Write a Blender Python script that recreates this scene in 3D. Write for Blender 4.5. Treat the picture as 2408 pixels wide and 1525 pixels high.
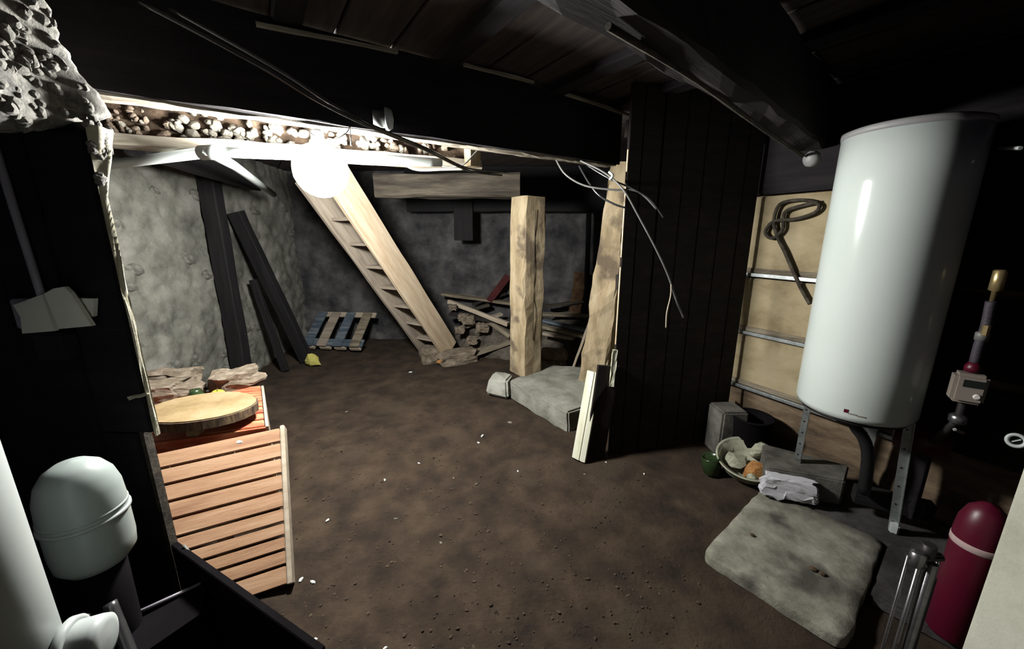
import bpy, bmesh, math, random
from mathutils import Vector as V, Matrix, noise as N
random.seed(7)
sc = bpy.context.scene
COL = sc.collection
for o in list(bpy.data.objects): bpy.data.objects.remove(o)

# ---------------------------------------------------------------- camera, world, exposure
H, PITCH, FPX = 1.5, math.radians(13.2), 905.0
cam_d = bpy.data.cameras.new('camera'); cam_d.sensor_width = 36.0; cam_d.lens = 36.0*FPX/2408; cam_d.clip_start = 0.02
cam = bpy.data.objects.new('camera', cam_d); COL.objects.link(cam)
cam.location = (0, 0, H); cam.rotation_euler = (math.pi/2-PITCH, 0, 0); sc.camera = cam
w = bpy.data.worlds.new('world'); sc.world = w; w.use_nodes = True
w.node_tree.nodes['Background'].inputs['Color'].default_value = (0.85, 0.66, 1.0, 1)
w.node_tree.nodes['Background'].inputs['Strength'].default_value = 0.016
sc.view_settings.view_transform = 'Standard'; sc.view_settings.look = 'None'
sc.view_settings.gamma = 1; sc.view_settings.use_curve_mapping = False; sc.view_settings.exposure = 0.74
BULB_POS, BULB_R, BULB_L = V((-0.955, 2.05, 1.81)), 0.13, 410.0

# ---------------------------------------------------------------- helpers
S_, C_ = math.sin(PITCH), math.cos(PITCH)
def at(u, v, y):
    "the point at depth y that the photograph shows at pixel u, v"
    a = (u-1204)/FPX; b = -(v-762.5)/FPX; t = y/(C_+b*S_)
    return V((a*t, y, H+(-S_+b*C_)*t))
WM = {}
def put(o, M, parent=None):
    WM[o.name] = M.copy()
    if parent is not None:
        o.parent = parent; o.matrix_basis = WM[parent.name].inverted() @ M
    else: o.matrix_basis = M
def tags(o, label=None, cat=None, group=None, kind=None):
    if label: o['label'] = label
    if cat: o['category'] = cat
    if group: o['group'] = group
    if kind: o['kind'] = kind
def root(name, loc, label, cat, group=None, M=None):
    o = bpy.data.objects.new(name, None); COL.objects.link(o); o.empty_display_size = .05
    put(o, M if M is not None else Matrix.Translation(V(loc))); tags(o, label, cat, group); return o
def link_mesh(name, me, M, parent=None, **k):
    o = bpy.data.objects.new(name, me); COL.objects.link(o); put(o, M, parent); tags(o, **k); return o
class G:
    def __init__(s): s.v = []; s.f = []; s.sm = []
    def add(s, vs, fs, smooth=False):
        n = len(s.v); s.v += [V(x) for x in vs]; s.f += [tuple(i+n for i in f) for f in fs]; s.sm += [smooth]*len(fs); return s
    def box(s, size, M=Matrix(), c=(0, 0, 0)):
        x, y, z = size[0]/2, size[1]/2, size[2]/2; c = V(c)
        vs = [M @ (V((i, j, k))+c) for i in (-x, x) for j in (-y, y) for k in (-z, z)]
        return s.add(vs, [(0, 1, 3, 2), (4, 6, 7, 5), (0, 4, 5, 1), (2, 3, 7, 6), (0, 2, 6, 4), (1, 5, 7, 3)])
    def prism(s, pts, z0, z1):
        n = len(pts)
        if sum(pts[i][0]*pts[(i+1) % n][1]-pts[(i+1) % n][0]*pts[i][1] for i in range(n)) < 0: pts = pts[::-1]
        vs = [(p[0], p[1], z0) for p in pts]+[(p[0], p[1], z1) for p in pts]
        return s.add(vs, [tuple(range(n))[::-1], tuple(range(n, 2*n))]+[(i, (i+1) % n, n+(i+1) % n, n+i) for i in range(n)])
    def tube(s, pts, r, n=8, closed=False, smooth=True, sub=4):
        P = [V(p) for p in pts]
        if len(P) > 2 and sub > 1:
            Q = []
            for i in range(len(P)-1):
                a, b, c, d = P[max(i-1, 0)], P[i], P[i+1], P[min(i+2, len(P)-1)]
                for k in range(sub):
                    t = k/sub
                    Q.append(.5*((2*b)+(c-a)*t+(2*a-5*b+4*c-d)*t*t+(3*b-a-3*c+d)*t**3))
            Q.append(P[-1]); P = Q
        rs = r if isinstance(r, (list, tuple)) else [r]*len(P)
        if len(rs) != len(P): rs = [rs[min(int(i*len(rs)/len(P)), len(rs)-1)] for i in range(len(P))]
        vs = []; up = None
        for i, p in enumerate(P):
            d = (P[min(i+1, len(P)-1)]-P[max(i-1, 0)]).normalized()
            if up is None: up = d.orthogonal().normalized()
            up = (up-d*up.dot(d)).normalized(); q = d.cross(up)
            for k in range(n):
                a = 2*math.pi*k/n; vs.append(p+(up*math.cos(a)+q*math.sin(a))*rs[i])
        m = len(P)
        fs = [(i*n+k, i*n+(k+1) % n, (i+1)*n+(k+1) % n, (i+1)*n+k) for i in range(m-1) for k in range(n)]
        s.add(vs, fs, smooth); b0 = len(s.v)-len(vs)
        s.f += [tuple(b0+k for k in range(n))[::-1], tuple(b0+(m-1)*n+k for k in range(n))]; s.sm += [False]*2
        return s
    def lathe(s, prof, n=32, M=Matrix(), smooth=True, cap=True):
        vs = [M @ V((r*math.cos(2*math.pi*k/n), r*math.sin(2*math.pi*k/n), z)) for r, z in prof for k in range(n)]; m = len(prof)
        fs = [(i*n+k, i*n+(k+1) % n, (i+1)*n+(k+1) % n, (i+1)*n+k) for i in range(m-1) for k in range(n)]
        s.add(vs, fs, smooth); b0 = len(s.v)-len(vs)
        if cap and prof[0][0] > 1e-4: s.f.append(tuple(b0+k for k in range(n))[::-1]); s.sm.append(False)
        if cap and prof[-1][0] > 1e-4: s.f.append(tuple(b0+(m-1)*n+k for k in range(n))); s.sm.append(False)
        return s
    def mesh(s, name, m, bevel=0):
        me = bpy.data.meshes.new(name); me.from_pydata(s.v, [], s.f); me.polygons.foreach_set('use_smooth', s.sm)
        if bevel:
            b = bmesh.new(); b.from_mesh(me)
            bmesh.ops.bevel(b, geom=[e for e in b.edges if e.is_manifold and e.calc_face_angle(0) > .6], offset=bevel, segments=2, affect='EDGES', clamp_overlap=True)
            b.to_mesh(me); b.free()
        if m: me.materials.append(m)
        me.update(); return me
def obj(name, g, m, parent=None, M=None, bevel=0, **k):
    if M is None:
        if parent is not None: M = WM[parent.name]
        else:
            lo = V([min(p[i] for p in g.v) for i in range(3)]); hi = V([max(p[i] for p in g.v) for i in range(3)])
            M = Matrix.Translation(((lo.x+hi.x)/2, (lo.y+hi.y)/2, lo.z))
        I = M.inverted(); g.v = [I @ p for p in g.v]
    return link_mesh(name, g.mesh(name, m, bevel), M, parent, **k)
def fr(p0, p1, up=(0, 0, 1)):
    "frame at p0: X towards p1, Z near up"
    p0, p1 = V(p0), V(p1); x = (p1-p0).normalized(); z = V(up); z = z-x*z.dot(x)
    if z.length < 1e-4: z = x.orthogonal()
    z.normalize(); y = z.cross(x)
    return Matrix(((x.x, y.x, z.x, p0.x), (x.y, y.y, z.y, p0.y), (x.z, y.z, z.z, p0.z), (0, 0, 0, 1)))
def hewn(L, wd, h, jit=.004, seg=.12, taper=1.0, y0=None, z0=None, round_=.0, bow=0):
    "rough sawn timber along +X, section wd (Y) by h (Z)"
    g = G(); n = max(2, int(L/seg)); y0 = -wd/2 if y0 is None else y0; z0 = -h/2 if z0 is None else z0
    c = min(wd, h)*.08+round_; sec = [(c, 0), (wd/2, 0), (wd-c, 0), (wd, c), (wd, h/2), (wd, h-c), (wd-c, h), (wd/2, h), (c, h), (0, h-c), (0, h/2), (0, c)]; k = len(sec)
    sd = random.random()*50; vs = []
    for i in range(n+1):
        t = i/n; s = 1+(taper-1)*t
        for q, (a, b) in enumerate(sec):
            j = V((0, N.noise((i*.5+sd, q*1.3, 3.1)), N.noise((i*.5+sd, q*1.3, 9.7))))*jit*2
            vs.append(V((t*L, y0+wd/2+(a-wd/2)*s, z0+h/2+(b-h/2)*s+bow*math.sin(math.pi*t)))+j)
    fs = [(i*k+q, i*k+(q+1) % k, (i+1)*k+(q+1) % k, (i+1)*k+q) for i in range(n) for q in range(k)]
    fs += [tuple(range(k))[::-1], tuple(n*k+q for q in range(k))]
    return g.add(vs, fs)
def timber(name, p0, p1, wd, h, m, parent=None, up=(0, 0, 1), jit=.004, bevel=0, **k):
    tg = {q: k.pop(q) for q in ('label', 'cat', 'group', 'kind') if q in k}
    return obj(name, hewn((V(p1)-V(p0)).length, wd, h, jit, **k), m, parent, fr(p0, p1, up), bevel, **tg)
def rock_mesh(name, m, seed, rough=.25, sub=2, flat=1.0):
    b = bmesh.new(); bmesh.ops.create_icosphere(b, subdivisions=sub, radius=.5)
    for v in b.verts:
        v.co *= 1+rough*N.noise(v.co*2.2+V((seed*7.3, 0, 0)))*1.4; v.co.z *= flat
        for ax in ((.6, .5, .62), (-.7, .3, .6), (.1, -.8, .6), (0, .2, -1), (-.5, -.6, -.5)):
            n = V(ax).normalized(); d = v.co.dot(n)-.4
            if d > 0: v.co -= n*d*.8
    me = bpy.data.meshes.new(name); b.to_mesh(me); b.free(); me.materials.append(m); return me
def block_mesh(name, m, seed, amp=.09, round_=.12):
    fb = bmesh.new(); bmesh.ops.create_cube(fb, size=1); bmesh.ops.subdivide_edges(fb, edges=fb.edges[:], cuts=6, use_grid_fill=True)
    for v in fb.verts:
        k = V((seed*3.7, 0, 0)); d = v.co.length/.5; v.co *= 1-round_*max(0, d-1.15)
        v.co += V((N.noise(v.co*3+k), N.noise(v.co*3+k+V((3, 0, 0))), N.noise(v.co*3+k+V((0, 3, 0)))))*amp
    me = bpy.data.meshes.new(name); fb.to_mesh(me); fb.free(); me.materials.append(m); return me
def grid(fn, nu, nv):
    g = G(); g.add([fn(i/nu, j/nv) for i in range(nu+1) for j in range(nv+1)],
        [(i*(nv+1)+j, (i+1)*(nv+1)+j, (i+1)*(nv+1)+j+1, i*(nv+1)+j+1) for i in range(nu) for j in range(nv)], True); return g

# ---------------------------------------------------------------- materials
ALB = .6   # common scale of the albedos below
def mat(name, cols, scale=(8, 8, 8), rough=.85, bump=.3, bscale=40, metal=0, detail=6, spread=.28, spec=.3, coat=0, stains=None):
    m = bpy.data.materials.new(name); m.use_nodes = True; nt = m.node_tree; b = nt.nodes['Principled BSDF']
    def nd(t, **k):
        x = nt.nodes.new(t)
        for a, c in k.items(): setattr(x, a, c)
        return x
    tc = nd('ShaderNodeTexCoord'); mp = nd('ShaderNodeMapping'); mp.inputs['Scale'].default_value = scale
    nt.links.new(tc.outputs['Object'], mp.inputs[0])
    no = nd('ShaderNodeTexNoise'); no.inputs['Scale'].default_value = 1; no.inputs['Detail'].default_value = detail; no.inputs['Roughness'].default_value = .65
    nt.links.new(mp.outputs[0], no.inputs['Vector'])
    cr = nd('ShaderNodeValToRGB'); e = cr.color_ramp.elements
    n = len(cols)
    for i in range(n-2): e.new(.5)
    for i, c in enumerate(cols):
        e[i].position = .5-spread/2+spread*i/max(n-1, 1); e[i].color = (c[0]*ALB, c[1]*ALB, c[2]*ALB, 1)
    nt.links.new(no.outputs['Fac'], cr.inputs[0]); out = cr.outputs[0]
    if stains:
        n2 = nd('ShaderNodeTexNoise'); n2.inputs['Scale'].default_value = stains[1]; n2.inputs['Detail'].default_value = 4
        nt.links.new(tc.outputs['Object'], n2.inputs['Vector'])
        r2 = nd('ShaderNodeMapRange'); r2.inputs[1].default_value = stains[2]; r2.inputs[2].default_value = stains[2]+.12
        nt.links.new(n2.outputs['Fac'], r2.inputs[0])
        mx = nd('ShaderNodeMix', data_type='RGBA'); nt.links.new(r2.outputs[0], mx.inputs[0]); nt.links.new(out, mx.inputs[6]); mx.inputs[7].default_value = (*[q*ALB for q in stains[0]], 1); out = mx.outputs[2]
    nt.links.new(out, b.inputs['Base Color'])
    b.inputs['Roughness'].default_value = rough; b.inputs['Metallic'].default_value = metal; b.inputs['Specular IOR Level'].default_value = spec; b.inputs['Coat Weight'].default_value = coat
    if bump:
        n3 = nd('ShaderNodeTexNoise'); n3.inputs['Detail'].default_value = 8; n3.inputs['Scale'].default_value = 1; n3.inputs['Roughness'].default_value = .7
        m3 = nd('ShaderNodeMapping'); m3.inputs['Scale'].default_value = tuple(bscale*q/max(scale) for q in scale); nt.links.new(tc.outputs['Object'], m3.inputs[0]); nt.links.new(m3.outputs[0], n3.inputs['Vector'])
        bp = nd('ShaderNodeBump'); bp.inputs['Strength'].default_value = bump; bp.inputs['Distance'].default_value = .02
        nt.links.new(n3.outputs['Fac'], bp.inputs['Height']); nt.links.new(bp.outputs[0], b.inputs['Normal'])
    return m
def wood(name, cols, rough=.8, bump=.25, **k): return mat(name, cols, (2.2, 22, 22), rough, bump, 60, **k)
M_soil = mat('soil', [(.020, .0115, .006), (.044, .027, .0145), (.074, .048, .028)], (5, 5, 5), .95, .8, 30, spread=.3, detail=10, stains=((.058, .040, .024), 2.2, .58))
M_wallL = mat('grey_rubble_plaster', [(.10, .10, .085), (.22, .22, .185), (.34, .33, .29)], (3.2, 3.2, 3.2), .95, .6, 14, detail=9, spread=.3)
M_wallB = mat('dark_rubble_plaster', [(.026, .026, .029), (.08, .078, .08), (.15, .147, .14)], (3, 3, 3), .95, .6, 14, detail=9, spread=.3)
M_stone = mat('pale_stone', [(.17, .15, .12), (.29, .27, .22), (.4, .38, .32)], (9, 9, 9), .9, .4, 30)
M_stoneM = mat('mottled_grey_stone', [(.06, .06, .055), (.26, .25, .22), (.5, .48, .42)], (16, 16, 16), .95, .6, 40, spread=.35)
M_stoneB = mat('brown_stone', [(.10, .07, .05), (.24, .18, .13), (.38, .31, .24)], (9, 9, 9), .9, .4, 30)
M_earth = mat('brown_infill', [(.05, .033, .02), (.12, .08, .05), (.2, .15, .10)], (7, 7, 7), .95, .7, 24)
M_black = wood('soot_black_wood', [(.006, .0045, .007), (.011, .0085, .011), (.018, .014, .016)], .9, .3)
M_board = wood('dark_partition_wood', [(.007, .0045, .004), (.014, .009, .006), (.026, .016, .010)], .9, .35)
M_beam = wood('smoked_beam_wood', [(.010, .008, .008), (.019, .015, .014), (.032, .025, .022)], .9, .4)
M_beamlt = wood('pale_lamplit_wood', [(.26, .22, .16), (.4, .36, .28), (.5, .46, .38)], .9, .4)  # pale beam wood with the lamplight painted into its colour
M_oak = mat('weathered_oak', [(.29, .225, .13), (.42, .33, .2), (.52, .43, .28)], (3, 11, 11), .9, .4, 40, stains=((.17, .13, .085), 5, .56))
M_dirty = wood('dirty_beam_wood', [(.025, .02, .015), (.06, .05, .036), (.11, .092, .066)], .9, .4)
M_old = wood('aged_grey_timber', [(.10, .085, .06), (.24, .2, .14), (.36, .31, .23)], .9, .4)
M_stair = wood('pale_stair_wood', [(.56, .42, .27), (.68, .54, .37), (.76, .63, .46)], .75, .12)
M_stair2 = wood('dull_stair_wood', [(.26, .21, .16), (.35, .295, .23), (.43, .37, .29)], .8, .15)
M_conc = mat('old_concrete', [(.11, .105, .085), (.22, .215, .18), (.32, .31, .27)], (5, 5, 5), .95, .5, 40, detail=9, spread=.35, stains=((.10, .09, .07), 4, .64))
M_darkc = mat('dark_concrete', [(.025, .022, .022), (.06, .056, .055), (.10, .095, .09)], (5, 5, 5), .95, .5, 40, detail=9)
M_conc2 = mat('dull_concrete', [(.07, .068, .058), (.135, .13, .11), (.2, .195, .17)], (7, 7, 7), .95, .5, 40, detail=9)
M_slab = mat('mottled_slab_concrete', [(.12, .115, .09), (.27, .265, .21), (.44, .43, .36)], (7, 7, 7), .95, .5, 40, detail=10, spread=.4, stains=((.09, .085, .07), 4, .58))
M_foot = mat('footing_concrete', [(.17, .17, .14), (.3, .3, .25), (.42, .42, .37)], (5, 5, 5), .95, .5, 40, detail=9, spread=.35)
M_concP = mat('pale_concrete', [(.25, .25, .2), (.42, .42, .36), (.52, .52, .46)], (6, 6, 6), .95, .5, 40, detail=9)
M_white = mat('white_enamel', [(.70, .78, .74), (.74, .81, .78)], (2, 2, 2), .16, 0, spec=.35)
M_vessel = mat('grey_white_enamel', [(.34, .39, .37), (.38, .43, .41)], (2, 2, 2), .35, 0, spec=.3)
M_jet = mat('jet', [(.005, .004, .005), (.008, .007, .008)], (5, 5, 5), 1, 0, spec=.05)  # evenly near-black base colour
M_ceil = wood('brown_ceiling_wood', [(.03, .022, .02), (.055, .042, .037), (.085, .066, .056)], .9, .3)
M_grav = mat('soil_crumbs', [(.02, .013, .008), (.06, .04, .024), (.11, .078, .05)], (9, 9, 9), .95, 0)
M_lid = mat('grey_lid', [(.3, .3, .3), (.38, .38, .38)], (4, 4, 4), .5, 0)
M_pvc = mat('white_plastic_pipe', [(.52, .57, .55), (.58, .63, .61)], (3, 3, 3), .4, .02, spec=.4)
M_galv = mat('galvanised_steel', [(.36, .40, .40), (.55, .58, .57)], (30, 30, 30), .42, .05, metal=.8)
M_tan = mat('tan_board', [(.30, .235, .13), (.42, .345, .205), (.49, .41, .26)], (3, 3, 5), .85, .12, 30, stains=((.34, .26, .16), 3.5, .6))
M_brown = mat('brown_rough_wall', [(.08, .055, .035), (.17, .12, .075), (.27, .2, .13)], (3, 3, 9), .95, .5, 18)
M_plaster = mat('cream_plaster', [(.42, .42, .34), (.52, .52, .43), (.58, .58, .49)], (4, 4, 4), .95, .2, 50, stains=((.36, .36, .29), 5, .62))
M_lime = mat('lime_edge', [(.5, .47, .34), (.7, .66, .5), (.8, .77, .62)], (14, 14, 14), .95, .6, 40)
M_slat = wood('orange_slat_wood', [(.34, .18, .10), (.45, .26, .145), (.53, .33, .2)], .8, .15)
M_slatedge = wood('pale_edge_wood', [(.4, .33, .24), (.55, .47, .36)], .85, .15)
M_red = wood('red_painted_wood', [(.55, .10, .05), (.74, .19, .09), (.8, .32, .17)], .7, .12)
M_log = mat('sawn_log_wood', [(.20, .14, .06), (.28, .20, .095), (.33, .25, .14)], (5, 5, 5), .8, .15, 40)
M_bark = mat('bark', [(.06, .04, .025), (.15, .10, .06), (.28, .2, .1)], (25, 25, 8), .95, .7, 40)
M_blk = mat('black_rubber', [(.008, .008, .009), (.014, .014, .015)], (9, 9, 9), .5, 0)
M_cable = mat('black_cable', [(.04, .04, .042), (.06, .06, .062)], (9, 9, 9), .22, 0, spec=.8)
M_cream = mat('cream_cable', [(.5, .44, .32), (.6, .54, .42)], (9, 9, 9), .5, 0)
M_gcable = mat('grey_cable', [(.14, .14, .13), (.2, .2, .19)], (9, 9, 9), .45, 0)
M_blue = wood('blue_painted_wood', [(.05, .075, .10), (.10, .13, .165), (.2, .23, .25)], .7, .15)
M_blkwood = wood('deep_black_wood', [(.003, .0026, .0034), (.006, .005, .006), (.010, .0085, .009)], .8, .3)  # evenly near-black wood
M_yel = mat('yellow_rag', [(.4, .36, .05), (.6, .55, .12), (.7, .66, .3)], (30, 30, 30), .95, .4, 60)
M_rust = mat('rust', [(.30, .10, .02), (.5, .22, .06), (.55, .36, .17)], (14, 14, 14), .95, .5, 50)
M_rustd = mat('dim_rusty_wood', [(.05, .026, .012), (.10, .055, .026), (.15, .09, .045)], (14, 14, 14), .95, .4, 50)
M_redd = mat('faded_red_wood', [(.05, .008, .008), (.09, .014, .014)], (9, 9, 9), .9, .2)
M_dust = mat('dusty_brown_stone', [(.14, .11, .075), (.22, .175, .125), (.31, .26, .2)], (4, 4, 4), .95, .5, 20)
M_bank = mat('rubble_bank', [(.04, .033, .027), (.10, .085, .068), (.17, .15, .125)], (8, 8, 8), .95, .7, 30, spread=.35)
M_zinc = mat('dull_enamel', [(.22, .23, .17), (.4, .41, .3), (.5, .5, .38)], (12, 12, 12), .6, .15, 30)
M_foam = mat('white_foam', [(.8, .8, .86), (.95, .95, 1)], (20, 20, 20), .95, .6, 60)
M_redp = mat('red_metal', [(.08, .003, .016), (.105, .004, .02)], (3, 3, 3), .4, 0, spec=.3)
M_band = mat('pale_band', [(.42, .3, .3), (.5, .38, .36)], (8, 8, 8), .7, 0)
M_chrome = mat('worn_chrome', [(.25, .25, .26), (.4, .4, .42)], (20, 20, 20), .3, .02, metal=.9)
M_beige = mat('beige_plastic', [(.26, .22, .19), (.3, .26, .22)], (5, 5, 5), .5, 0)
M_disp = mat('dark_display', [(.01, .016, .012), (.015, .02, .016)], (5, 5, 5), .3, 0)
M_btn = mat('white_button', [(.8, .78, .72), (.85, .82, .76)], (5, 5, 5), .4, 0)
M_brass = mat('brass', [(.55, .42, .2), (.7, .55, .28)], (20, 20, 20), .35, 0, metal=.8)
M_hose = mat('braided_hose', [(.03, .026, .034), (.07, .06, .075)], (120, 120, 120), .6, .2, 150)
M_green = mat('dark_green_glass', [(.02, .04, .015), (.035, .06, .02)], (5, 5, 5), .25, 0, spec=.5)
M_apple = mat('yellow_green_skin', [(.28, .27, .03), (.4, .38, .05), (.5, .47, .14)], (12, 12, 12), .5, 0)
M_paper = mat('white_scrap', [(.72, .74, .7), (.8, .82, .78)], (9, 9, 9), .8, .1)
M_plate = mat('pale_plate', [(.8, .79, .7), (.92, .9, .8)], (5, 5, 5), .6, 0)
M_purp = mat('dull_conduit', [(.3, .28, .33), (.36, .34, .39)], (9, 9, 9), .5, 0)
M_darkm = mat('dark_metal', [(.02, .018, .02), (.04, .035, .036)], (9, 9, 9), .5, .1, metal=.3)
M_bulb = bpy.data.materials.new('glowing_bulb'); M_bulb.use_nodes = True
_b = M_bulb.node_tree.nodes['Principled BSDF']; _b.inputs['Emission Color'].default_value = (1, .985, .95, 1); _b.inputs['Emission Strength'].default_value = BULB_L; _b.inputs['Base Color'].default_value = (1, 1, 1, 1)

# ---------------------------------------------------------------- the shell
WL0, WL1 = V((-2.68, 1.2, 0)), V((-3.06, 5.6, 0))
def floor_fn(a, b):
    x, y = -3.5+7*a, -1.2+7.2*b
    z = .022*N.noise((x*1.3, y*1.3, 0))+.012*N.noise((x*6, y*6, 4))+.007*N.noise((x*17, y*17, 8))-.012
    return (x, y, z)
floor = obj('floor', grid(floor_fn, 130, 134), M_soil, kind='structure')
def rubble(p, s, seed):
    d = N.voronoi(V((p[0]*s, p[1]*s*1.5, seed)))[0]; e = min(1, (d[1]-d[0])*3.2)
    return .020*e+.05*N.noise((p[0]*1.1, p[1]*1.1, seed))+.014*N.noise((p[0]*9, p[1]*9, seed))
dl = (WL1-WL0).normalized(); nl = V((dl.y, -dl.x, 0))
def wl_fn(a, b):
    L = (WL1-WL0).length; q = WL0+dl*(a*L); h = b*2.36-.03
    r = q+nl*rubble((a*L, h), 4.5, 2.0); return (r.x, r.y, h)
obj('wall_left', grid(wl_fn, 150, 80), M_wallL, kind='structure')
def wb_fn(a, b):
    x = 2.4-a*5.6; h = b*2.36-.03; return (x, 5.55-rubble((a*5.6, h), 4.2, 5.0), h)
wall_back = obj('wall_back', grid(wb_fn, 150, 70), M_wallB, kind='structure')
WR0, WR1 = V((1.6, 2.76, 0)), V((2.55, .995, 0)); dr = (WR1-WR0).normalized(); nr = V((dr.y, -dr.x, 0))   # nr faces the cellar
def wr_fn(a, b):
    L = 3.4; q = WR0-dr*1.0+dr*(a*L); h = b*2.34-.03; r = q-nr*(.075-.4*rubble((a*L, h), 5, 9)); return (r.x, r.y, h)
wall_right = obj('wall_right', grid(wr_fn, 80, 60), M_brown, kind='structure')
# horizontal tan boards held between galvanised rails
FRw = fr(WR0-dr*.9, WR1+dr*.3); Lw = 2.9
def wbox(name, x0, x1, y0, y1, z0, z1, m, bevel=.003):
    return obj(name, G().box((x1-x0, y1-y0, z1-z0), Matrix(), ((x0+x1)/2, (y0+y1)/2, (z0+z1)/2)), m, wall_right, FRw, bevel)
side = 1 if (FRw.to_3x3() @ V((0, 1, 0))).dot(nr) > 0 else -1
def yy(a, b): return (a, b) if side > 0 else (-b, -a)
RZ = (.43, .825, 1.23)
for z0, z1 in ((.455, .80), (.85, 1.205), (1.255, 1.74)):
    ya, yb = yy(-.04, 0); wbox('panel', 0, 1.95, ya, yb, z0, z1, M_tan, .006); wbox('panel', 1.954, Lw, ya, yb, z0, z1, M_board, .006)  # boiler shadow painted as dark boards past the tan ones
for z in RZ:
    ya, yb = yy(-.02, .028); wbox('rail', 0, 1.95, ya, yb, z-.011, z+.011, M_galv, .003)
    ya, yb = yy(-.02, .008); wbox('ledge_strip', 0, 1.95, ya, yb, z+.012, z+.045, M_old, .003)
ya, yb = yy(-.04, .03); wbox('plate_timber', 0, Lw, ya, yb, 1.75, 2.3, M_black, .01)
# near wall corner at the right, cream plaster
wnr = obj('wall_near_right', G().prism([(1.112, .75), (1.122, -.4), (1.6, -.4), (1.6, .77)], -.03, 1.06), M_plaster, bevel=.012, kind='structure')
for i in range(5): obj('plank', G().prism([(1.112+.002*(i % 2), .75-i*.232), (1.112, .522-i*.232), (1.16, .522-i*.232), (1.16, .75-i*.232)], 1.062, 2.34), M_jet, wnr)  # added black boards out of view, cutting light bounced onto the boiler
rc_ = [rock_mesh('stone', M_stoneM, i+30) for i in range(5)]
# boarded front at the left: dark board face, lit lime edge
wall_front = obj('wall_front_left', G().prism([(-1.162, 1.155), (-1.162, 1.158), (-2.9, 1.24), (-2.9, 1.20)], .87, 1.80).prism([(-1.213, 1.155), (-1.213, 1.18), (-2.9, 1.24), (-2.9, 1.20)], -.03, .87), M_black, kind='structure')
bw = .17
for i in range(9):
    x1 = -1.172-i*bw; x0 = x1-bw+.004
    obj('plank', G().prism([(x1, 1.137), (x1, 1.155), (x0, 1.16), (x0, 1.142)], .872 if i == 0 else -.02, 1.775), M_black, wall_front, bevel=.003)
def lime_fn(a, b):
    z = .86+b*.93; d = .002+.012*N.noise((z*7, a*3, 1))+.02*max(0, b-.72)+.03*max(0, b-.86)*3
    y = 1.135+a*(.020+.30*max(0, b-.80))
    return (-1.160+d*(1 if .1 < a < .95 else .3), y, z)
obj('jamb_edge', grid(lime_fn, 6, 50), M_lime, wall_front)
for i in range(26):
    z = 1.62+.2*random.random()**.7; link_mesh('stone', random.choice(rc_), Matrix.Translation((-1.155, 1.14+random.random()*(.015+.06*(z-1.62)/.2), z)) @ Matrix.Rotation(i, 4, 'X') @ Matrix.Diagonal((.018, .03, .024, 1)), wall_front)
obj('plank', G().prism([(-1.225, 1.137), (-1.225, 1.153), (-1.338, 1.158), (-1.338, 1.14)], -.02, .868), M_black, wall_front, bevel=.003)
obj('jamb_edge', G().prism([(-1.212, 1.15), (-1.212, 1.178), (-1.23, 1.18), (-1.23, 1.15)], -.02, .866), M_dirty, wall_front)
timber('splinter', (-1.155, 1.14, 1.008), (-1.205, 1.125, .998), .008, .006, M_lime, wall_front, seg=.02)

# ---------------------------------------------------------------- ceiling and beams
ceiling = obj('ceiling', G().prism([(-3.4, -.6), (3.4, -.6), (3.4, 6), (-3.4, 6)], 2.36, 2.44), M_black, kind='structure')
BA, BB = V((-1.75, 1.146, 0)), V((.73, 2.79, 0)); db = (BB-BA).normalized(); nb = V((db.y, -db.x, 0))   # nb towards the camera
for i in range(28):
    c = BA+db*(-2.0+i*.24); p0 = c+nb*3.6; p1 = c-nb*4.6
    M = fr((p0.x, p0.y, 2.348), (p1.x, p1.y, 2.348))
    obj('plank', G().box((8.2, .228, .022), Matrix(), (4.1, 0, 0)), M_ceil, ceiling, M, .003)
Bz = 1.955
mb = root('main_beam', BA+V((0, 0, Bz)), 'long deep soot-black beam with a bright lower edge, above the lamp', 'beam')
Mb = fr(BA+V((0, 0, Bz)), BB+V((0, 0, Bz)))
Lb = (BB-BA).length
sy = 1 if (Mb.to_3x3() @ V((0, 1, 0))).dot(nb) > 0 else -1
obj('face_board', hewn(Lb, .03, .345, .004, .1, y0=-.03 if sy > 0 else 0, z0=.006), M_black, mb, Mb)
obj('lit_underside', hewn(Lb, .085, .03, .005, .06, y0=(-.12 if sy > 0 else .035), z0=0), M_beamlt, mb, Mb, label='splintery underside strip with lamplight painted into its colour')  # lamplight on the underside put into a paler wood
obj('core', hewn(Lb, .08, .31, .004, .2, y0=(-.115 if sy > 0 else .035), z0=.035), M_beam, mb, Mb)
def beamp(u, v):
    r = at(u, v, 1.0)-V((0, 0, H)); q0 = BA+nb*.012; t = (q0.x*nb.x+q0.y*nb.y)/(r.x*nb.x+r.y*nb.y); return V((r.x*t, r.y*t, H+r.z*t))
for p, q in (((602, 56), (935, 122)), ((1090, 152), (1255, 192)), ((1330, 221), (1568, 300))):
    a, b = beamp(*p), beamp(*q); a.z = min(a.z, 2.315); b.z = min(b.z, 2.315); obj('edge_glint', hewn((b-a).length, .016, .014, .002, .06), M_beamlt, mb, fr(a, b), label='thin pale strip painting a glint along the top edge')  # paler strips stand for the faint bright top edge of the beam
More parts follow.
